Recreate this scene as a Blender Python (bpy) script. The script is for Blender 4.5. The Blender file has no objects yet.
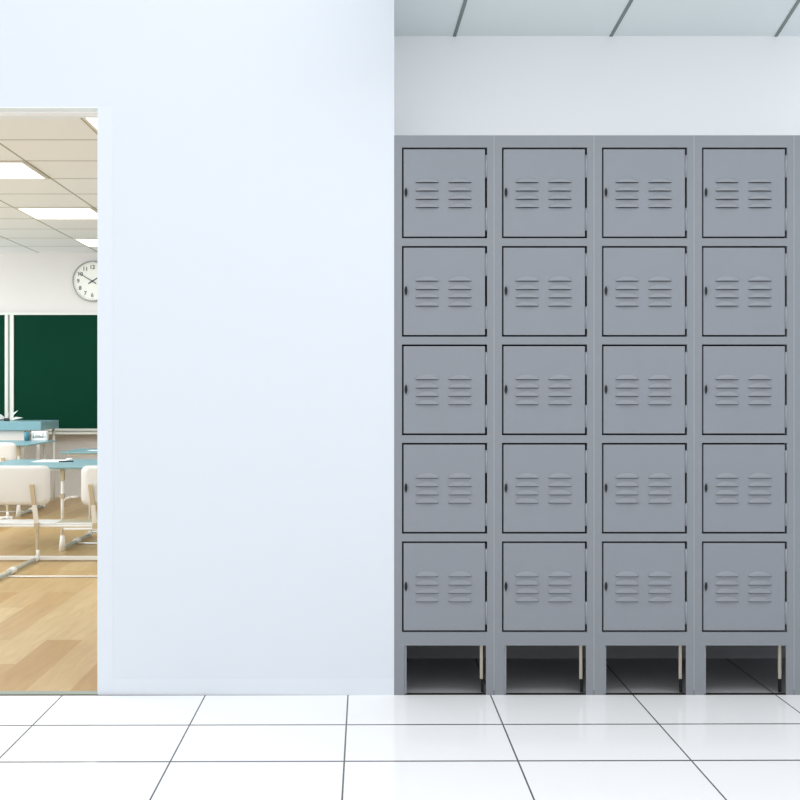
import bpy, bmesh, math, random
from mathutils import Vector, Matrix
random.seed(7)
C = bpy.context.scene.collection
F = 1100.0          # focal length in pixels
H = 1.1             # eye height
DW = 4.0066         # distance of the corridor wall plane
DB = 4.566          # back of the locker recess
DR = 11.62          # far classroom wall
ZC = 2.582          # ceiling height
S = DW / F

# ---------------------------------------------------------------- materials
def srgb(r, g, b):
    f = lambda c: (c/255/12.92) if c/255 <= .04045 else ((c/255+.055)/1.055)**2.4
    return (f(r), f(g), f(b), 1)

def mat(name, col, rough=.5, metal=0., spec=.5, bump=0., bscale=60., var=0., vscale=4., emit=None, estr=0., coat=0.):
    m = bpy.data.materials.new(name); m.use_nodes = True
    nt = m.node_tree; b = nt.nodes['Principled BSDF']
    b.inputs['Base Color'].default_value = col
    b.inputs['Roughness'].default_value = rough
    b.inputs['Metallic'].default_value = metal
    b.inputs['Specular IOR Level'].default_value = spec
    b.inputs['Coat Weight'].default_value = coat
    tc = nt.nodes.new('ShaderNodeTexCoord')
    if var > 0:
        n = nt.nodes.new('ShaderNodeTexNoise'); n.inputs['Scale'].default_value = vscale
        n.inputs['Detail'].default_value = 4
        nt.links.new(tc.outputs['Object'], n.inputs['Vector'])
        mx = nt.nodes.new('ShaderNodeMix'); mx.data_type = 'RGBA'
        mx.inputs['A'].default_value = tuple(c*(1-var) for c in col[:3]) + (1,)
        mx.inputs['B'].default_value = tuple(min(1, c*(1+var)) for c in col[:3]) + (1,)
        nt.links.new(n.outputs['Fac'], mx.inputs['Factor'])
        nt.links.new(mx.outputs['Result'], b.inputs['Base Color'])
    if bump > 0:
        n = nt.nodes.new('ShaderNodeTexNoise'); n.inputs['Scale'].default_value = bscale
        nt.links.new(tc.outputs['Object'], n.inputs['Vector'])
        bp = nt.nodes.new('ShaderNodeBump'); bp.inputs['Strength'].default_value = bump
        bp.inputs['Distance'].default_value = .002
        nt.links.new(n.outputs['Fac'], bp.inputs['Height'])
        nt.links.new(bp.outputs['Normal'], b.inputs['Normal'])
    if emit:
        b.inputs['Emission Color'].default_value = emit
        b.inputs['Emission Strength'].default_value = estr
    return m

def line_mat(name, base, line, xs=None, ys=None, rough=.3, spec=.5, var=.0, tilt=0.):
    """xs / ys = (origin, spacing, width) of joint lines along the surface"""
    m = mat(name, base, rough, spec=spec)
    nt = m.node_tree; b = nt.nodes['Principled BSDF']
    tc = [n for n in nt.nodes if n.type == 'TEX_COORD'][0]
    sx = nt.nodes.new('ShaderNodeSeparateXYZ'); nt.links.new(tc.outputs['Object'], sx.inputs[0])
    def M(op, a, bb, clamp=False):
        n = nt.nodes.new('ShaderNodeMath'); n.operation = op; n.use_clamp = clamp
        for i, v in enumerate((a, bb)):
            if hasattr(v, 'links'): nt.links.new(v, n.inputs[i])
            else: n.inputs[i].default_value = v
        return n.outputs[0]
    masks = []
    X, Y = sx.outputs['X'], sx.outputs['Y']
    if tilt: Y = M('SUBTRACT', Y, M('MULTIPLY', X, tilt))
    for v, p in ((X, xs), (Y, ys)):
        if p: masks.append(M('LESS_THAN', M('PINGPONG', M('SUBTRACT', v, p[0]-p[1]*40), p[1]/2), p[2]/2))
    k = masks[0] if len(masks) == 1 else M('MAXIMUM', masks[0], masks[1])
    mx = nt.nodes.new('ShaderNodeMix'); mx.data_type = 'RGBA'
    nt.links.new(k, mx.inputs['Factor'])
    mx.inputs['A'].default_value = base; mx.inputs['B'].default_value = line
    nt.links.new(mx.outputs['Result'], b.inputs['Base Color'])
    if var:
        n = nt.nodes.new('ShaderNodeTexNoise'); n.inputs['Scale'].default_value = 3
        nt.links.new(tc.outputs['Object'], n.inputs['Vector'])
        m2 = nt.nodes.new('ShaderNodeMix'); m2.data_type = 'RGBA'
        m2.inputs['A'].default_value = tuple(c*(1-var) for c in base[:3])+(1,)
        m2.inputs['B'].default_value = base
        nt.links.new(n.outputs['Fac'], m2.inputs['Factor'])
        nt.links.new(m2.outputs['Result'], mx.inputs['A'])
    return m

def plank_mat():
    m = mat('oak_planks', srgb(212, 184, 138), .32, spec=.4)
    nt = m.node_tree; b = nt.nodes['Principled BSDF']
    tc = [n for n in nt.nodes if n.type == 'TEX_COORD'][0]
    sx = nt.nodes.new('ShaderNodeSeparateXYZ'); nt.links.new(tc.outputs['Object'], sx.inputs[0])
    cb = nt.nodes.new('ShaderNodeCombineXYZ')
    ax = nt.nodes.new('ShaderNodeMath'); ax.operation = 'ADD'; ax.inputs[1].default_value = 1.255+.163*60
    nt.links.new(sx.outputs['X'], ax.inputs[0])
    ay = nt.nodes.new('ShaderNodeMath'); ay.operation = 'ADD'; ay.inputs[1].default_value = -.2
    nt.links.new(sx.outputs['Y'], ay.inputs[0]); nt.links.new(ay.outputs[0], cb.inputs['X']); nt.links.new(ax.outputs[0], cb.inputs['Y'])
    br = nt.nodes.new('ShaderNodeTexBrick')
    br.offset = .37; br.offset_frequency = 2; br.squash = 1
    br.inputs['Scale'].default_value = 1; br.inputs['Brick Width'].default_value = 1.175
    br.inputs['Row Height'].default_value = .163; br.inputs['Mortar Size'].default_value = .0012
    br.inputs['Mortar Smooth'].default_value = .6
    br.inputs['Color1'].default_value = srgb(205, 179, 132)
    br.inputs['Color2'].default_value = srgb(174, 134, 74)
    br.inputs['Mortar'].default_value = srgb(190, 158, 108)
    nt.links.new(cb.outputs[0], br.inputs['Vector'])
    mp = nt.nodes.new('ShaderNodeMapping'); mp.inputs['Scale'].default_value = (1.6, 14, 1)
    nt.links.new(cb.outputs[0], mp.inputs['Vector'])
    n = nt.nodes.new('ShaderNodeTexNoise'); n.inputs['Scale'].default_value = 2.2
    n.inputs['Detail'].default_value = 6; n.inputs['Distortion'].default_value = .8
    nt.links.new(mp.outputs[0], n.inputs['Vector'])
    rp = nt.nodes.new('ShaderNodeValToRGB')
    rp.color_ramp.elements[0].position = .3; rp.color_ramp.elements[0].color = (.74, .69, .6, 1)
    rp.color_ramp.elements[1].position = .7; rp.color_ramp.elements[1].color = (1.0, 1.0, 1.0, 1)
    nt.links.new(n.outputs['Fac'], rp.inputs[0])
    mx = nt.nodes.new('ShaderNodeMix'); mx.data_type = 'RGBA'; mx.blend_type = 'MULTIPLY'
    mx.inputs['Factor'].default_value = .6
    nt.links.new(br.outputs['Color'], mx.inputs['A']); nt.links.new(rp.outputs[0], mx.inputs['B'])
    nt.links.new(mx.outputs['Result'], b.inputs['Base Color'])
    return m

def chalk_mat():
    m = mat('chalkboard_green', srgb(0, 53, 37), .7, spec=.08, var=.18, vscale=1.3)
    return m

M = dict(
    wall=mat('corridor_wall_paint', srgb(218, 224, 231), .6, spec=.3, bump=.03, bscale=90),
    trim=mat('trim_paint', srgb(220, 226, 233), .45),
    frame=mat('door_frame_paint', srgb(234, 240, 241), .4),
    stop=mat('door_stop_paint', srgb(252, 252, 252), .3),
    recwall=mat('recess_wall_paint', srgb(237, 239, 241), .6, spec=.3),
    hceil=mat('corridor_ceiling_panel', srgb(206, 214, 217), .7, spec=.2),
    hbar=mat('ceiling_bar_grey', srgb(104, 116, 116), .6),
    tile=line_mat('white_floor_tile', (.95, .95, .952, 1), srgb(92, 92, 94), (-.0619, .5193, .0052), (4.010, .362, .0105), rough=.1, spec=.2, tilt=.007),
    shade_tile=line_mat('shaded_floor_tile', srgb(162, 162, 165), srgb(60, 60, 62), (-.0619, .5193, .006), None, rough=.5),  # greyer copy of the white tile, shade under the lockers put into its colour
    shade_band=mat('shade_band_grey', srgb(138, 138, 142), .6),  # shade low on the recess back wall, painted as a grey band
    black=mat('shadow_strip_black', srgb(14, 14, 15), .5),  # black for the shadow line at the locker base
    thresh=mat('threshold_metal', srgb(140, 150, 140), .35),
    lock=mat('locker_grey_paint', srgb(136, 140, 147), .42, spec=.45, bump=.05, bscale=160, var=.03, vscale=9),
    lockf=mat('locker_frame_paint', srgb(134, 138, 144), .45, spec=.45, var=.03, vscale=7),
    lockshade=mat('locker_inside_shade', srgb(20, 21, 23), .7),  # near-black so the door gaps look shaded, shade kept in the colour
    dark=mat('opening_shade', srgb(20, 21, 23), .7),  # darkness inside vents and latches painted as colour
    seam=mat('seam_grey', srgb(166, 170, 176), .4),
    hinge=mat('hinge_grey', srgb(150, 153, 162), .35, metal=.2),
    gusset=mat('leg_gusset_metal', srgb(180, 172, 158), .35, metal=.3),
    cceil=line_mat('classroom_ceiling_panel', srgb(238, 242, 244), srgb(168, 168, 158), (-1.529, .639, .016), (6.44, .5835, .02), rough=.8, spec=.1),
    cwall=mat('classroom_wall_paint', srgb(216, 214, 212), .7, spec=.2),
    plank=plank_mat(),
    lamp=mat('lamp_diffuser', (1, 1, 1, 1), .5, emit=(1, 1, 1, 1), estr=2.6),
    lampf=mat('lamp_frame', srgb(225, 222, 212), .5),
    green=chalk_mat(),
    alu=mat('board_frame_metal', srgb(214, 218, 212), .4),
    alug=mat('board_groove', srgb(150, 155, 150), .5),
    teal=mat('teal_laminate', srgb(126, 167, 176), .35, var=.05, vscale=5),
    teal2=mat('pale_teal_laminate', srgb(134, 178, 188), .35),
    plas=mat('white_plastic', srgb(228, 229, 227), .35),
    tube=mat('white_tube', srgb(240, 240, 236), .3),
    greytube=mat('grey_tube', srgb(176, 182, 172), .35),
    tan=mat('tan_post', srgb(198, 184, 156), .45),
    seatlayer=mat('olive_seat_layer', srgb(168, 162, 138), .5),  # olive tone for a thin layer on one seat top
    paper=mat('white_paper', srgb(246, 247, 245), .6),
    face=mat('clock_face', srgb(232, 234, 229), .4),
    rim=mat('clock_rim', srgb(170, 173, 170), .3, metal=.3),
    ink=mat('black_ink', srgb(28, 34, 34), .5),
    inkg=mat('grey_numeral', srgb(96, 102, 98), .5),
    cup=mat('teal_cup', srgb(64, 128, 146), .4),
)

# ---------------------------------------------------------------- mesh builder
class MB:
    def __init__(s): s.bm = bmesh.new(); s.mi = 0
    def box(s, x0, x1, y0, y1, z0, z1):
        v = [s.bm.verts.new(p) for p in ((x0,y0,z0),(x1,y0,z0),(x1,y1,z0),(x0,y1,z0),(x0,y0,z1),(x1,y0,z1),(x1,y1,z1),(x0,y1,z1))]
        for f in ((0,3,2,1),(4,5,6,7),(0,1,5,4),(1,2,6,5),(2,3,7,6),(3,0,4,7)):
            q = s.bm.faces.new([v[i] for i in f]); q.material_index = s.mi
        return s
    def hexa(s, pts):
        v = [s.bm.verts.new(p) for p in pts]
        for f in ((0,3,2,1),(4,5,6,7),(0,1,5,4),(1,2,6,5),(2,3,7,6),(3,0,4,7)):
            q = s.bm.faces.new([v[i] for i in f]); q.material_index = s.mi
        return s
    def tube(s, a, b, r, r2=None, n=14):
        a, b = Vector(a), Vector(b); d = (b-a); L = d.length; d.normalize()
        q = d.to_track_quat('Z', 'Y').to_matrix().to_4x4()
        mtx = Matrix.Translation((a+b)/2) @ q
        r_ = bmesh.ops.create_cone(s.bm, cap_ends=True, segments=n, radius1=r, radius2=r if r2 is None else r2, depth=L, matrix=mtx)
        for f in {f for v in r_['verts'] for f in v.link_faces}:
            f.material_index = s.mi; f.smooth = len(f.verts) == 4
        return s
    def path(s, pts, r, n=10):
        for i in range(len(pts)-1): s.tube(pts[i], pts[i+1], r, n=n)
        for p in pts[1:-1]:
            bmesh.ops.create_uvsphere(s.bm, u_segments=n, v_segments=6, radius=r, matrix=Matrix.Translation(p))
        return s
    def build(s, name, m, parent=None, bevel=0.):
        me = bpy.data.meshes.new(name); s.bm.normal_update(); s.bm.to_mesh(me); s.bm.free()
        for x in (m if isinstance(m, (list, tuple)) else [m]): me.materials.append(x)
        o = bpy.data.objects.new(name, me); C.objects.link(o)
        if parent is not None: o.parent = parent
        if bevel:
            md = o.modifiers.new('bevel', 'BEVEL'); md.width = bevel; md.segments = 2; md.limit_method = 'ANGLE'
        return o

def box(name, m, x0, x1, y0, y1, z0, z1, parent=None, bevel=0.):
    return MB().box(x0, x1, y0, y1, z0, z1).build(name, m, parent, bevel)
def struct(o): o['kind'] = 'structure'; return o
def tag(o, label, cat, group=None):
    o['label'] = label; o['category'] = cat
    if group: o['group'] = group
    return o
def thing(name, label, cat, loc=(0,0,0), group=None):
    o = bpy.data.objects.new(name, None); o.empty_display_size = .1; C.objects.link(o); o.location = loc
    return tag(o, label, cat, group)
def copy_tree(o, parent=None):
    c = o.copy(); C.objects.link(c); c.parent = parent
    for ch in o.children: copy_tree(ch, c)
    return c
PX = lambda x, d: (x-365)*d/F
PZ = lambda y, d: H-(y-393)*d/F

# ---------------------------------------------------------------- corridor shell
XR = 3.6; XL = -4.5; YN = -2.2
XJ = PX(98, DW); XO = -2.05; ZD = PZ(107, DW); XA = PX(394, DW)
struct(box('floor', M['tile'], XL, XR, YN, DW, -.05, 0))
struct(box('floor', M['shade_tile'], XA-.1, XR, DW, DB+.1, -.05, 0))
wl = MB()
wl.box(XJ, XA, DW, DW+.145, 0, 4.2)
wl.box(XO, XJ, DW, DW+.145, ZD, 4.2)
wl.box(XL, XO, DW, DW+.145, 0, 4.2)
struct(wl.build('wall_left', M['wall']))
struct(box('wall_partition', M['recwall'], XA-.13, XA, DW+.145, DB, 0, ZC))
struct(box('wall_back', M['recwall'], XA-.13, XR, DB, DB+.1, 0, ZC))
struct(box('wall_right', M['wall'], XR, XR+.1, YN, DB+.1, 0, ZC))
struct(box('ceiling', M['hceil'], XA, XR+.1, DW-.42, DB+.1, ZC, ZC+.3))
gb = MB()
for xa, xb in ((454.5, 465.6), (611, 631.5), (776, 799)):
    x1, x0 = PX(xa, DB), PX(xb, 4.148)
    k = (x1-x0)/(DB-4.148)
    w = .0065
    xn, xf = x0+k*(DW-.42-4.148), x1
    gb.hexa([(xn-w,DW-.42,ZC-.003),(xn+w,DW-.42,ZC-.003),(xf+w,DB,ZC-.003),(xf-w,DB,ZC-.003),
             (xn-w,DW-.42,ZC+.001),(xn+w,DW-.42,ZC+.001),(xf+w,DB,ZC+.001),(xf-w,DB,ZC+.001)])
struct(gb.build('trim_1', M['hbar']))
struct(box('baseboard_left', M['trim'], PX(113, DW), XA, DW-.002, DW, 0, PZ(678, DW), bevel=.0006))
struct(box('back_wall_shade_band', M['shade_band'], XA, XR, DB-.008, DB, 0, .3))  # added band that carries the shade behind the lockers in its colour
struct(box('shadow_strip', M['black'], XA, XR, DW+.002, DW+.022, 0, .0015))  # shadow line along the locker base, built as a flat black strip
struct(box('trim_3', M['trim'], XA-.004, XA+.0005, DW-.0015, DW+.002, 0, ZC))
# door frame
df = MB()
df.box(XJ, PX(113, DW), DW-.0012, DW, 0, ZD)
df.box(XO-.055, XO, DW-.0012, DW, 0, ZD)
struct(df.build('trim_4', M['trim'], bevel=.0004))
dj = MB()
dj.box(XO, XJ, DW, DW+.058, ZD-.004, ZD)
dj.box(XO, XJ, DW+.105, DW+.145, ZD-.004, ZD)
dj.box(XJ-.003, XJ, DW+.004, DW+.145, 0, ZD-.004)
dj.box(XO, XO+.003, DW+.004, DW+.145, 0, ZD-.004)
struct(dj.build('door_1', M['frame']))
struct(box('trim_5', M['stop'], XO+.003, XJ-.003, DW+.058, DW+.105, ZD-.006, ZD))
struct(box('trim_6', M['thresh'], XO, XJ, DW+.002, DW+.045, 0, .003))

# ---------------------------------------------------------------- classroom shell
CL = -6.6; CR = XA-.13; CY = DW+.145
struct(box('floor', M['plank'], CL, CR, DW, DR, -.05, 0))
struct(box('wall_far', M['cwall'], CL, CR+.2, DR, DR+.1, 0, ZC))
struct(box('wall_side', M['cwall'], CR, CR+.1, DB+.1, DR, 0, ZC))
struct(box('ceiling', M['cceil'], CL, CR, CY, DR, ZC, ZC+.08))
wn = MB()
wn.box(CL-.12, CL, CY, DR, 0, .85); wn.box(CL-.12, CL, CY, DR, 2.35, ZC)
for y0, y1 in ((CY, 4.6), (6.6, 6.9), (8.9, 9.2), (11.2, DR)): wn.box(CL-.12, CL, y0, y1, .85, 2.35)
struct(wn.build('wall_window', M['cwall']))
for i, (y0, y1) in enumerate(((4.6, 6.6), (6.9, 8.9), (9.2, 11.2))):
    w = MB()
    for a, b, c, d in ((y0, y0+.05, .85, 2.35), (y1-.05, y1, .85, 2.35), (y0, y1, .85, .9), (y0, y1, 2.3, 2.35), ((y0+y1)/2-.03, (y0+y1)/2+.03, .85, 2.35)):
        w.box(CL-.08, CL-.03, a, b, c, d)
    struct(w.build('window_%d' % (i+1), M['trim']))

# ceiling lights
GL = 'recessed ceiling light panels in the classroom'
def lamp(xa, xb, ya, yb, label):
    t = thing('ceiling_light', label, 'ceiling light', ((xa+xb)/2, (ya+yb)/2-.01, ZC-.006), GL)
    a, b = (xb-xa)/2-.012, (yb-ya)/2-.014
    f = MB()
    w = .02
    f.box(-a, a, -b, -b+w, -.003, .006); f.box(-a, a, b-w, b, -.003, .006)
    f.box(-a, -a+w, -b+w, b-w, -.003, .006); f.box(a-w, a, -b+w, b-w, -.003, .006)
    f.build('lamp_frame', M['lampf'], t)
    box('lamp_diffuser', M['lamp'], -a+w, a-w, -b+w, b-w, -.002, .0055, t)
R0 = 6.44; RS = .5835
for k in (1, 4, 7):
    y0 = R0+RS*k
    lab = ["white light panel cut by the photo's left edge in the classroom ceiling", 'white light panel in the middle of the classroom ceiling, the longest one in view',
           'small white light panel farthest back, above the round wall clock'][(k-1)//3]
    lamp(-2.807, -2.168, y0, y0+RS, lab)
lamp(-1.529, -.890, R0-RS, R0, 'nearest white light panel, its corner showing under the door head')

# ---------------------------------------------------------------- lockers
def louver_mesh():
    bm = bmesh.new()
    W = 24.3*S; Hh = 4.9*S; P = .0072; nu, nv = 20, 6
    g = []
    for j in range(nv+1):
        v = j/nv; row = []
        for i in range(nu+1):
            u = i/nu; e = max(0, math.sin(math.pi*u))
            top = Hh*(e**.55)
            z = top*(1-v)
            p = P*(math.sin(v*math.pi/2)**.9)*(e**.35)
            row.append(bm.verts.new(((u-.5)*W, -p, z)))
        g.append(row)
    for j in range(nv):
        for i in range(nu):
            try:
                f = bm.faces.new((g[j+1][i], g[j+1][i+1], g[j][i+1], g[j][i])); f.smooth = True
            except ValueError: pass
    base = [bm.verts.new(((i/nu-.5)*W, 0.0005, 0)) for i in range(nu+1)]
    for i in range(nu):
        f = bm.faces.new((base[i], base[i+1], g[nv][i+1], g[nv][i])); f.material_index = 1
    # dark face right under the lip, slot shade painted as colour
    zb = -.0021
    v = [bm.verts.new(p) for p in ((-W/2+.004, -.0006, zb), (W/2-.004, -.0006, zb), (W/2-.004, -.0006, 0), (-W/2+.004, -.0006, 0))]
    f = bm.faces.new(v); f.material_index = 1
    bmesh.ops.remove_doubles(bm, verts=bm.verts, dist=1e-6)
    me = bpy.data.meshes.new('vent_louver'); bm.normal_update(); bm.to_mesh(me); bm.free()
    me.materials.append(M['lock']); me.materials.append(M['dark'])
    return me
LOUV = louver_mesh()

def make_locker():
    W = 100*S; g = .0008
    t = thing('locker_column', '', 'locker', (XA, DW, 0), 'grey steel locker columns along the wall')
    P = lambda px: px*S              # from the left side of the column
    Z = lambda y: (695-y)*S
    ztop = Z(135.3); dep = DB-DW-.012
    # face frame
    f = MB(); d = .03
    f.box(g, P(8), 0, d, Z(645.5), ztop); f.box(P(93.2), W-g, 0, d, Z(645.5), ztop)
    ys = [135.3] + [y for k in range(5) for y in (147.4+98.5*k, 238.2+98.5*k)] + [645.5]
    for a, b in zip(ys[0::2], ys[1::2]): f.box(P(8), P(93.2), 0, d, Z(b), Z(a))
    f.build('face_frame', M['lockf'], t)
    b = MB()
    b.box(g, .004, d, dep, Z(645.5), ztop); b.box(W-.004, W-g, d, dep, Z(645.5), ztop)
    b.box(.004, W-.004, d, dep, ztop-.003, ztop); b.box(.004, W-.004, dep-.003, dep, Z(645.5), ztop-.003)
    for k in range(1, 5): b.box(.004, W-.004, d, dep-.003, Z(242+98.5*(k-1))-.0015, Z(242+98.5*(k-1)))
    b.box(.004, W-.004, d, dep-.003, Z(645.5), Z(645.5)+.003)
    b.build('cabinet_body', [M['lockshade']], t)
    s_ = MB(); s_.box(W-.001, W+.001, -.0006, .02, Z(690), ztop-.001)
    s_.build('side_seam', M['seam'], t)
    for k in range(5):
        yt = 147.4+98.5*k
        x0, x1 = P(9.6), P(91.1); z1, z0 = Z(yt+1.75), Z(yt+90.8-1.7)
        dm = MB(); dm.box(x0, x1, .0015, .018, z0, z1)
        # joint reads black through the shade-coloured cabinet inside
        dr = dm.build('door', M['lock'], t, bevel=.0012)
        # hinges in the right-hand joint
        for a0, a1 in ((7.5, 30), (60.5, 83)):
            hm = MB(); hm.tube((P(92.3), .003, Z(yt+a1)), (P(92.3), .003, Z(yt+a0)), .0036, n=12)
            hm.box(P(92.0), P(93.2), .004, .02, Z(yt+a1), Z(yt+a0))
            hm.build('hinge', M['hinge'], dr)
        for cx in (33.2, 66.0):
            for yb in (35, 43.4, 51.7, 60):
                lo = bpy.data.objects.new('vent_louver', LOUV); C.objects.link(lo); lo.parent = dr
                lo.location = (P(cx), .0015, Z(yt+yb))
        # recessed finger latch: raised ring, shade painted dark on middle and inner left side
        lm = MB()
        cx, cz = P(12.6), Z(yt+45)
        n = 20; a_, b_ = .0078, .0185
        ring = []
        for i in range(n):
            th = 2*math.pi*i/n
            co, si = math.cos(th), math.sin(th)
            ring.append((cx+a_*co, cz+b_*si, cx-.0016+a_*.66*co, cz+b_*.8*si))
        vo = [lm.bm.verts.new((r[0], .0014, r[1])) for r in ring]
        vm = [lm.bm.verts.new((r[0]*.75+r[2]*.25, -.003, r[1]*.75+r[3]*.25)) for r in ring]
        vi = [lm.bm.verts.new((r[2], .0006, r[3])) for r in ring]
        for i in range(n):
            j = (i+1) % n
            q = lm.bm.faces.new((vo[j], vo[i], vm[i], vm[j])); q.smooth = True; q.material_index = 0
            q = lm.bm.faces.new((vm[j], vm[i], vi[i], vi[j])); q.smooth = True; q.material_index = 0 if (i < 5 or i >= 15) else 1
        q = lm.bm.faces.new(list(reversed(vi))); q.material_index = 1
        lm.build('latch', [M['lock'], M['dark']], dr)
    # legs: folded angles that carry the front, with an inner gusset
    l = MB(); l.box(g, P(10.5), 0, .004, 0, Z(645.5)); l.box(g, .004, .004, .05, 0, Z(645.5))
    l.build('leg', M['lockf'], t)
    l = MB(); l.box(P(92), W-g, 0, .004, 0, Z(645.5)); l.box(W-.004, W-g, .004, .05, 0, Z(645.5))
    l.build('leg', M['lockf'], t)
    l = MB(); l.box(P(10.8), P(12.6), .008, .014, 0, Z(645.5)); l.build('leg_lip', M['hinge'], t)
    l = MB(); l.box(P(86.4), P(89.6), .02, .028, Z(680.5), Z(645.5))
    l.build('leg_gusset', M['gusset'], t, bevel=.001)
    l = MB(); l.box(P(88.2), P(91), .032, .04, 0, Z(645.5)); l.build('leg_post', M['lockshade'], t)
    return t
lab = ['leftmost grey steel locker column of five doors, against the white wall corner',
       'second grey steel locker column from the white wall, five vented doors',
       'third grey steel locker column from the white wall, five vented doors',
       'fourth grey steel locker column from the white wall, last one seen whole',
       'grey steel locker column of which only a sliver shows at the right edge']
L0 = make_locker()
for k in range(5):
    o = L0 if k == 0 else copy_tree(L0)
    o.location = (XA+k*100*S, DW, 0); o['label'] = lab[k]

# ---------------------------------------------------------------- classroom: board, clock
yb = DR-.05
t = thing('chalkboard', 'wide green chalkboard with pale metal frame on the far classroom wall', 'chalkboard', (PX(60, yb), DR-.03, PZ(434, yb)))
def rel(o, x0, x1, y0, y1, z0, z1, name, m, par, bevel=0):
    q = MB(); L = par_loc(par); q.box(x0-L.x, x1-L.x, y0-L.y, y1-L.y, z0-L.z, z1-L.z); return q.build(name, m, par, bevel)
def par_loc(p):
    v = Vector((0,0,0))
    while p: v += Vector(p.location); p = p.parent
    return v
XE = PX(98, yb)+1.0
zt, zb_ = PZ(315, yb), PZ(428.5, yb)
rel(0, PX(14, yb), XE, yb, DR-.012, zb_, zt, 'writing_panel', M['green'], t)
rel(0, PX(-105, yb), PX(5, yb), yb, DR-.012, zb_, zt, 'writing_panel', M['green'], t)
fr = MB(); L = par_loc(t)
def lb(x0, x1, y0, y1, z0, z1): fr.box(x0-L.x, x1-L.x, y0-L.y, y1-L.y, z0-L.z, z1-L.z)
lb(PX(5, yb), PX(8.3, yb), yb-.012, DR-.005, zb_, zt); lb(PX(10.3, yb), PX(14, yb), yb-.012, DR-.005, zb_, zt)
lb(PX(-110, yb), XE+.04, yb-.012, DR-.005, zt, PZ(312.3, yb)); lb(XE, XE+.04, yb-.012, DR-.005, zb_, zt)
lb(PX(-110, yb), PX(-105, yb), yb-.012, DR-.005, zb_, zt)
fr.build('board_frame', M['alu'], t, bevel=.003)
rel(0, PX(8.3, yb), PX(10.3, yb), yb-.002, DR-.005, zb_, zt, 'frame_groove', M['alug'], t)
ya = DR-.11
fr = MB()
lb(PX(-110, ya), XE+.04, ya, DR-.004, PZ(430.6, ya), PZ(428.8, ya))
lb(PX(-110, ya), XE+.04, ya, ya+.03, PZ(434.3, ya), PZ(432.3, ya))
fr.build('chalk_tray', M['alu'], t)
rel(0, PX(-110, ya), XE+.04, ya+.006, DR-.004, PZ(432.3, ya), PZ(430.6, ya), 'tray_channel', M['alug'], t)

cxp, czp, R = PX(93, DR), PZ(281.5, DR), .214
t = thing('wall_clock', 'round white wall clock with grey rim and black hands above the chalkboard', 'clock', (cxp, DR, czp))
q = MB(); q.tube((0, -.03, 0), (0, 0, 0), R-.01, n=64); q.build('clock_face', M['face'], t)
bm = MB(); n = 64; m_ = 10; rg = []
for i in range(n):
    a = 2*math.pi*i/n
    rg.append([bm.bm.verts.new(((R-.007+.009*math.cos(b_))*math.cos(a), -.024+.022*math.sin(b_), (R-.007+.009*math.cos(b_))*math.sin(a))) for b_ in [2*math.pi*j/m_ for j in range(m_)]])
for i in range(n):
    for j in range(m_):
        f = bm.bm.faces.new((rg[i][j], rg[(i+1) % n][j], rg[(i+1) % n][(j+1) % m_], rg[i][(j+1) % m_])); f.smooth = True
bmesh.ops.recalc_face_normals(bm.bm, faces=bm.bm.faces)
bm.build('clock_rim', M['rim'], t)
for h in range(1, 13):
    cu = bpy.data.curves.new('numeral', 'FONT'); cu.body = str(h); cu.size = .058; cu.align_x = 'CENTER'; cu.align_y = 'CENTER'; cu.extrude = .001; cu.offset = .0012
    tmp = bpy.data.objects.new('tmp', cu); C.objects.link(tmp)
    bpy.context.view_layer.update()
    me = bpy.data.meshes.new_from_object(tmp.evaluated_get(bpy.context.evaluated_depsgraph_get()))
    bpy.data.objects.remove(tmp)
    me.materials.clear(); me.materials.append(M['inkg'])
    o = bpy.data.objects.new('numeral', me); C.objects.link(o); o.parent = t
    a = math.pi/2-h*math.pi/6
    o.rotation_euler = (math.pi/2, 0, 0); o.location = (.148*math.cos(a), -.0315, .148*math.sin(a))
tk = MB()
for k in range(60):
    a = 2*math.pi*k/60; r0, r1 = (.178, .190) if k % 5 == 0 else (.184, .190)
    w = .0018
    c, s = math.cos(a), math.sin(a)
    tk.hexa([(r0*c-w*s, -.031, r0*s+w*c), (r0*c+w*s, -.031, r0*s-w*c), (r1*c+w*s, -.031, r1*s-w*c), (r1*c-w*s, -.031, r1*s+w*c),
             (r0*c-w*s, -.0295, r0*s+w*c), (r0*c+w*s, -.0295, r0*s-w*c), (r1*c+w*s, -.0295, r1*s-w*c), (r1*c-w*s, -.0295, r1*s+w*c)])
tk.build('minute_marks', M['inkg'], t)
def hand(name, ang, L1, L2, w, y):
    q = MB(); c, s = math.cos(ang), math.sin(ang)
    P4 = [(-L2, -w), (-L2, w), (L1, w*.6), (L1, -w*.6)]
    lo = [(a*c-b*s, y, a*s+b*c) for a, b in P4]; hi = [(x, y+.002, z) for x, _, z in lo]
    q.hexa(lo+hi); return q.build(name, M['ink'], t)
hand('minute_hand', math.pi-math.radians(31), .165, .048, .0042, -.036)
hand('hour_hand', math.radians(32), .105, .048, .0062, -.034)
q = MB(); q.tube((0, -.038, 0), (0, -.03, 0), .009, n=20); q.build('hub', M['ink'], t)

# ---------------------------------------------------------------- classroom furniture
def tabletop(x0, x1, y0, y1, z, th, name, m, par): 
    return box(name, m, x0, x1, y0, y1, z-th, z, par, bevel=.004)

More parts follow.
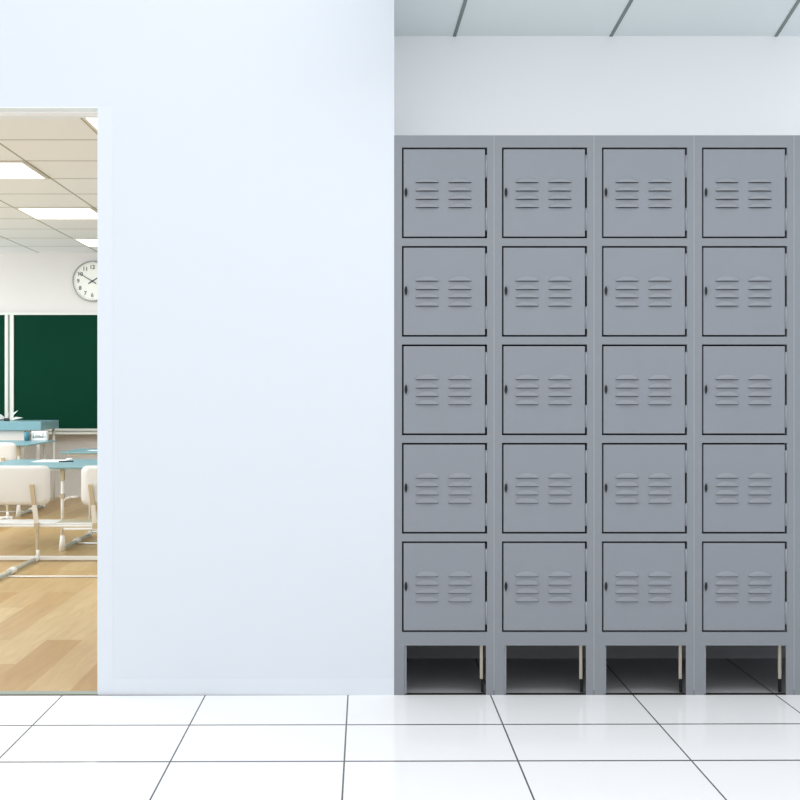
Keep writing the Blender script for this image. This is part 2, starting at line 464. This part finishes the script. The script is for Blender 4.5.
def student_desk(x0, x1, y0, y1, z, legx, label, legy=None, braces=True):
    t = thing('student_desk', label, 'desk', ((x0+x1)/2, (y0+y1)/2, 0), 'teal topped student desks')
    ox, oy = t.location.x, t.location.y
    tabletop(x0-ox, x1-ox, y0-oy, y1-oy, z, .014, 'desk_top', M['teal'], t)
    for ya_ in (y0+.06, y1-.075): box('top_rail', M['tube'], x0+.05-ox, x1-.05-ox, ya_-oy, ya_+.015-oy, z-.034, z-.014, t)
    for lx in legx:
        X = lx-ox; Y0 = y0+.06-oy; Y1 = y1-.03-oy
        lg = MB(); lg.tube((X, Y0, .10), (X, Y0, z-.014), .011); lg.tube((X, Y0, .0), (X, Y0, .11), .026, .014, n=16)
        o = lg.build('leg', M['tube'], t)
        q = MB(); q.box(X-.014, X+.014, Y0-.016, Y0+.016, z-.10, z-.015); q.build('leg_sleeve', M['tan'], o, bevel=.003)
        q = MB(); q.box(X-.014, X+.014, Y0-.016, Y0+.016, .365, .40); q.build('leg_collar', M['tan'], o, bevel=.003)
        lg = MB(); lg.tube((X, Y1, .0), (X, Y1, z-.014), .010); lg.build('leg', M['tube'], t)
        q = MB(); q.tube((X, Y0+.03, .018), (X, Y1-.03, .018), .013); r = q.build('floor_runner', M['greytube'], t)
        for ca, cb in (((Y0+Y1)/2-.04, (Y0+Y1)/2+.04), (Y1-.06, Y1)):
            q = MB(); q.tube((X, ca, .021), (X, cb, .021), .021); q.build('runner_collar', M['tube'], r)
        q = MB(); q.path([(X, Y0, .34), (X+.02, Y0, .365), (X+.06, Y0, .375), (X+.11, Y0, .378)], .009); q.build('bracket', M['tube'], t)
    q = MB()
    X0, X1 = min(legx)-ox, max(legx)-ox
    q.tube((X0, y1-.03-oy, .035), (X1, y1-.03-oy, .035), .010); q.build('rear_rail', M['tube'], t)
    q = MB(); q.tube((X0, y0+.06-oy, .153), (X1, y0+.06-oy, .153), .009); q.build('front_rail', M['tube'], t)
    q = MB(); q.tube((X0+.012, y0+.40-oy, .007), (X1, y0+.40-oy, .007), .007); q.build('floor_bar', M['tube'], t)
    return t

student_desk(-2.70, -1.15, 7.60, 8.46, .59, (-2.107, -1.36), 'teal student desk nearest the doorway, with a white paper lying on it')
student_desk(-2.68, -1.45, 9.65, 10.32, .58, (-2.12, -1.7), 'teal student desk behind the nearest one, below the right part of the chalkboard')
student_desk(-4.35, -2.97, 9.72, 10.58, .645, (-4.2, -3.08), 'teal student desk with the white lettered box, in front of the teacher desk')

def shell(x, y, z0, z1, w, bend=.035, th=.012, rc=.05):
    q = MB(); bm = q.bm
    hw, hh = w/2, (z1-z0)/2
    pts = []
    for sx, sz, a0 in ((1, 1, 0), (-1, 1, 90), (-1, -1, 180), (1, -1, 270)):
        for k in range(7):
            a = math.radians(a0+15*k); pts.append((sx*(hw-rc)+rc*math.cos(a), sz*(hh-rc)+rc*math.sin(a)))
    def yy(px): return -bend*(1-(px/hw)**2)
    rings = []
    for off in (0, th):
        rr = []
        for s in (1, .8, .55, .3):
            rr.append([bm.verts.new((x+px*s, y+yy(px*s)+off, (z0+z1)/2+pz*s)) for px, pz in pts])
        c = bm.verts.new((x, y+yy(0)+off, (z0+z1)/2)); rings.append((rr, c))
    n = len(pts)
    for side, (rr, c) in enumerate(rings):
        for k in range(3):
            for i in range(n):
                j = (i+1) % n; f = bm.faces.new((rr[k][i], rr[k][j], rr[k+1][j], rr[k+1][i])); f.smooth = True
        for i in range(n): f = bm.faces.new((rr[3][i], rr[3][(i+1) % n], c)); f.smooth = True
    for i in range(n):
        j = (i+1) % n; bm.faces.new((rings[0][0][0][i], rings[0][0][0][j], rings[1][0][0][j], rings[1][0][0][i]))
    bmesh.ops.recalc_face_normals(bm, faces=bm.faces)
    return q

def chair_unit(seats, y, sc, label, posts, rails, layers, spans):
    """linked classroom seats on one floor frame. y = plane of the posts"""
    ox = sum(seats)/len(seats)
    t = thing('classroom_chair', label, 'chair', (ox, y, 0), 'white classroom chairs on tube frames')
    BW = .47
    for c, pd, (sa, sb) in zip(seats, layers, spans):
        b = shell(c-ox, -.030*sc, .372*sc, .627*sc, BW, bend=.02, th=.012, rc=.042); b.build('backrest', M['plas'], t)
        q = MB(); q.box(sa-ox, sb-ox, .0, .20, .238*sc, .250*sc)
        s = q.build('seat', M['plas'], t, bevel=.006)
        if pd:
            q = MB(); q.box(sa-ox+.01, sb-ox-.2, .012, .185, .250*sc, .2525*sc)
            q.build('seat_layer', M['seatlayer'], s)
    x0, x1 = rails
    q = MB(); q.box(x0-ox, x1-ox, -.012, .012, .222*sc, .238*sc); q.build('seat_rail', M['tube'], t, bevel=.004)
    q = MB(); q.box(x0-ox, x1-ox, -.012, .012, .006, .034); q.build('floor_rail', M['tube'], t, bevel=.004)
    for px, run in posts:
        X = px-ox; lean = -.018
        q = MB(); q.hexa([(X-.015-.005, -.058, .372*sc), (X+.013-.005, -.058, .372*sc), (X+.013-.005, -.038, .372*sc), (X-.015-.005, -.038, .372*sc),
                          (X-.015+lean, -.070, .508*sc), (X+.013+lean, -.070, .508*sc), (X+.013+lean, -.050, .508*sc), (X-.015+lean, -.050, .508*sc)])
        p = q.build('back_post', M['tan'], t, bevel=.003)
        q = MB(); q.hexa([(X-.013, -.03, .24*sc), (X+.015, -.03, .24*sc), (X+.015, -.006, .24*sc), (X-.013, -.006, .24*sc),
                          (X-.018, -.058, .3718*sc), (X+.010, -.058, .3718*sc), (X+.010, -.038, .3718*sc), (X-.018, -.038, .3718*sc)])
        q.build('post_base', M['tube'], p, bevel=.002)
        q = MB(); q.box(X-.013, X+.017, -.034, .0, .215*sc, .252*sc); q.build('post_clamp', M['tan'], p)
        if run:
            q = MB(); q.box(X-.009, X+.009, -.009, .009, .034, .222*sc); q.build('leg', M['tan'], t, bevel=.002)
            q = MB(); q.tube((X, -.96, .018), (X, -.01, .018), .013); r = q.build('floor_runner', M['greytube'], t)
            for pa, pb, rr_ in (((X, -.56, .021), (X, -.48, .021), .021), ((X, -.07, .02), (X, .01, .02), .02)):
                q = MB(); q.tube(pa, pb, rr_); q.build('runner_collar', M['tube'], r)
            q = MB(); q.tube((X+.004, 0, .03), (X+.004, 0, .075), .012); q.build('leg_socket', M['tube'], t)
            q = MB(); q.tube((X, -.98, 0), (X, -.98, .10), .026, .014, n=16); q.build('foot', M['tube'], t)
    rx = [p for p, r in posts if r]
    q = MB(); q.tube((min(rx)-ox+.02, -.65, .007), (max(x1, max(rx))-ox, -.65, .007), .0055); q.build('floor_bar', M['tube'], t)
    return t
chair_unit([-2.29, -1.615], 7.20, 1.0, 'white two-seat classroom chair in front of the nearest teal desk', [(-2.145, True), (-2.43, False), (-1.764, False), (-1.46, True)], (-2.52, -1.37), (0, 1), ((-2.52, -2.035), (-2.03, -1.37)))
chair_unit([-3.24], 9.5, 1.075, 'white classroom chair back at the left edge, before the farther teal desk', [(-3.09, True), (-3.39, True)], (-3.44, -3.04), (0,), ((-3.46, -3.03),))

# teacher desk
yd = 10.62
xr = PX(41, yd)
t = thing('teacher_desk', 'long teal teacher desk under the chalkboard at the left edge', 'desk', (-3.9, yd+.31, 0))
ox, oy = -3.9, yd+.31
z1, z0 = PZ(421.6, yd), PZ(430.4, yd)
box('desk_top', M['teal'], -4.8-ox, xr-ox, yd-oy, yd+.62-oy, z0, z1, t, bevel=.004)
box('modesty_panel', M['plas'], -4.75-ox, PX(22, yd)-ox, yd+.06-oy, yd+.08-oy, .38, z0, t)
for lx in (-4.72, xr-.04):
    for ly in (yd+.04, yd+.57):
        q = MB(); q.tube((lx-ox, ly-oy, 0), (lx-ox, ly-oy, z0), .014); q.build('leg', M['tube'], t)

# things lying about
def place(o, x, y, z): o.location = (x, y, z); return o
zt = .59
tag(place(box('paper', M['paper'], -.105, .105, -.13, .13, 0, .002), PX(50.5, 8.25), 8.25, zt), 'white sheet of paper lying flat on the nearest teal desk', 'paper')
q = MB()
bmesh.ops.create_icosphere(q.bm, subdivisions=3, radius=.022)
for v in q.bm.verts: v.co *= 1+.22*math.sin(v.co.x*260+v.co.z*190)*math.cos(v.co.y*230); v.co.z *= .45
q.bm.verts.ensure_lookup_table(); mz = min(v.co.z for v in q.bm.verts)
for v in q.bm.verts: v.co.z -= mz
tag(place(q.build('crumpled_paper', M['paper']), PX(69, 8.25), 8.25, zt), 'small crumpled white paper beside the sheet on the nearest desk', 'paper')
q = MB(); q.tube((-.05, 0, .005), (.05, .03, .005), .005, n=8)
tag(place(q.build('pen', M['ink']), PX(65.5, 8.12), 8.12, zt), 'short dark pen at the end of the white sheet', 'pen')
tag(place(box('paper', M['paper'], -.09, .09, -.07, .07, 0, .002), PX(99, 9.95), 9.95, .58), 'white sheet on the second teal desk, cut by the door edge', 'paper')

yq = 10.47; zq = .645
q = MB(); w0, w1 = PX(31, yq), PX(46.5, yq); cxq = (w0+w1)/2; hw = (w1-w0)/2
hb = PZ(431.2, yq)-zq
bx_ = thing('lettered_box', 'small white box with black handwritten lettering on the farther teal desk', 'box', (cxq, yq, zq))
box('carton', M['paper'], -hw, hw, 0, .07, 0, hb, bx_, bevel=.006)
sq = MB(); pts = []
# looping handwriting strokes
for strokes in ([(-.052,.03),(-.05,.06),(-.044,.032),(-.036,.034)], [(-.03,.034),(-.026,.055),(-.018,.058),(-.012,.04),(-.02,.034),(-.028,.04)],
                [(-.006,.036),(-.001,.058),(.008,.052),(.006,.036),(-.003,.034)], [(.014,.052),(.018,.034),(.026,.05),(.032,.036)],
                [(.04,.084),(.038,.06),(.036,.034),(.046,.036)], [(.05,.05),(.058,.046),(.06,.034)], [(-.048,.078),(-.045,.082)]):
    sq.path([(x*1.05, -.001, z*hb/.105) for x, z in strokes], .0024, n=6)
sq.build('handwriting', M['ink'], bx_)
q = MB(); q.tube((0, 0, 0), (0, 0, .085), .022, .028, n=24)
tag(place(q.build('cup', M['cup']), PX(27, 10.45), 10.45, zq), 'small teal cup left of the white lettered box', 'cup')

# splayed white ornament on the teacher desk
zo = z1
orn = thing('desk_ornament', 'white splayed ornament with a black centre standing on the teacher desk', 'ornament', (PX(7, yd+.15), yd+.15, zo))
box('centre_block', M['ink'], -.022, .022, -.02, .02, 0, .03, orn)
for ax, az, ln in ((.07, .055, .15), (.095, .012, .17), (-.08, .05, .12), (-.1, .02, .11), (.01, .07, .1)):
    q = MB(); d = Vector((ax, 0, az)).normalized(); nrm = Vector((-d.z, 0, d.x))
    b0 = d*.018+Vector((0, .0, .012)); m1 = d*ln*.55+Vector((0, -.02, .02)); e = d*ln+Vector((0, -.03, .014))
    w = .012
    a = [b0-nrm*w*.5, m1-nrm*w, e, m1+nrm*w]
    q.hexa([tuple(p) for p in a]+[tuple(p+Vector((0, .004, 0))) for p in a]); q.build('blade', M['plas'], orn)

# ---------------------------------------------------------------- lights, world, camera
def area(name, loc, rot, sx, sy, e, col=(1, 1, 1)):
    l = bpy.data.lights.new(name, 'AREA'); l.shape = 'RECTANGLE'; l.size = sx; l.size_y = sy; l.energy = e; l.color = col
    o = bpy.data.objects.new(name, l); C.objects.link(o); o.location = loc; o.rotation_euler = rot; return o
area('window_daylight', (CL+.02, 7.9, 1.6), (0, -math.pi/2, 0), 1.5, 6.4, 175, (.93, .97, 1))
area('classroom_lamp', (-2.8, 7.8, ZC-.04), (0, 0, 0), 5, 6, 108, (.93, .965, 1))
area('floor_fill', (1.7, 1.9, 4.4), (0, 0, 0), 4.6, 1.6, 58, (1, 1, 1))  # unseen light added to brighten the floor, no skylight is built
area('recess_fill', ((XA+XR)/2, (DW+DB)/2, PZ(135.3, DW)+.02), (math.pi, 0, 0), XR-XA-.1, .42, 5.0, (.97, .99, 1))  # unseen light added above the lockers to lift recess wall and ceiling
w = bpy.data.worlds.new('world'); bpy.context.scene.world = w; w.use_nodes = True
bg = w.node_tree.nodes['Background']; bg.inputs['Color'].default_value = (.965, .985, 1, 1); bg.inputs['Strength'].default_value = 1.17

cam = bpy.data.cameras.new('camera'); co = bpy.data.objects.new('camera', cam); C.objects.link(co)
co.location = (0, 0, H); co.rotation_euler = (math.pi/2, 0, 0)
cam.sensor_width = 36; cam.lens = 36*F/800; cam.shift_x = 35/800; cam.shift_y = -7/800
sc = bpy.context.scene; sc.camera = co
sc.view_settings.view_transform = 'Standard'; sc.view_settings.look = 'None'
sc.view_settings.gamma = 1; sc.view_settings.use_curve_mapping = False; sc.view_settings.exposure = 0
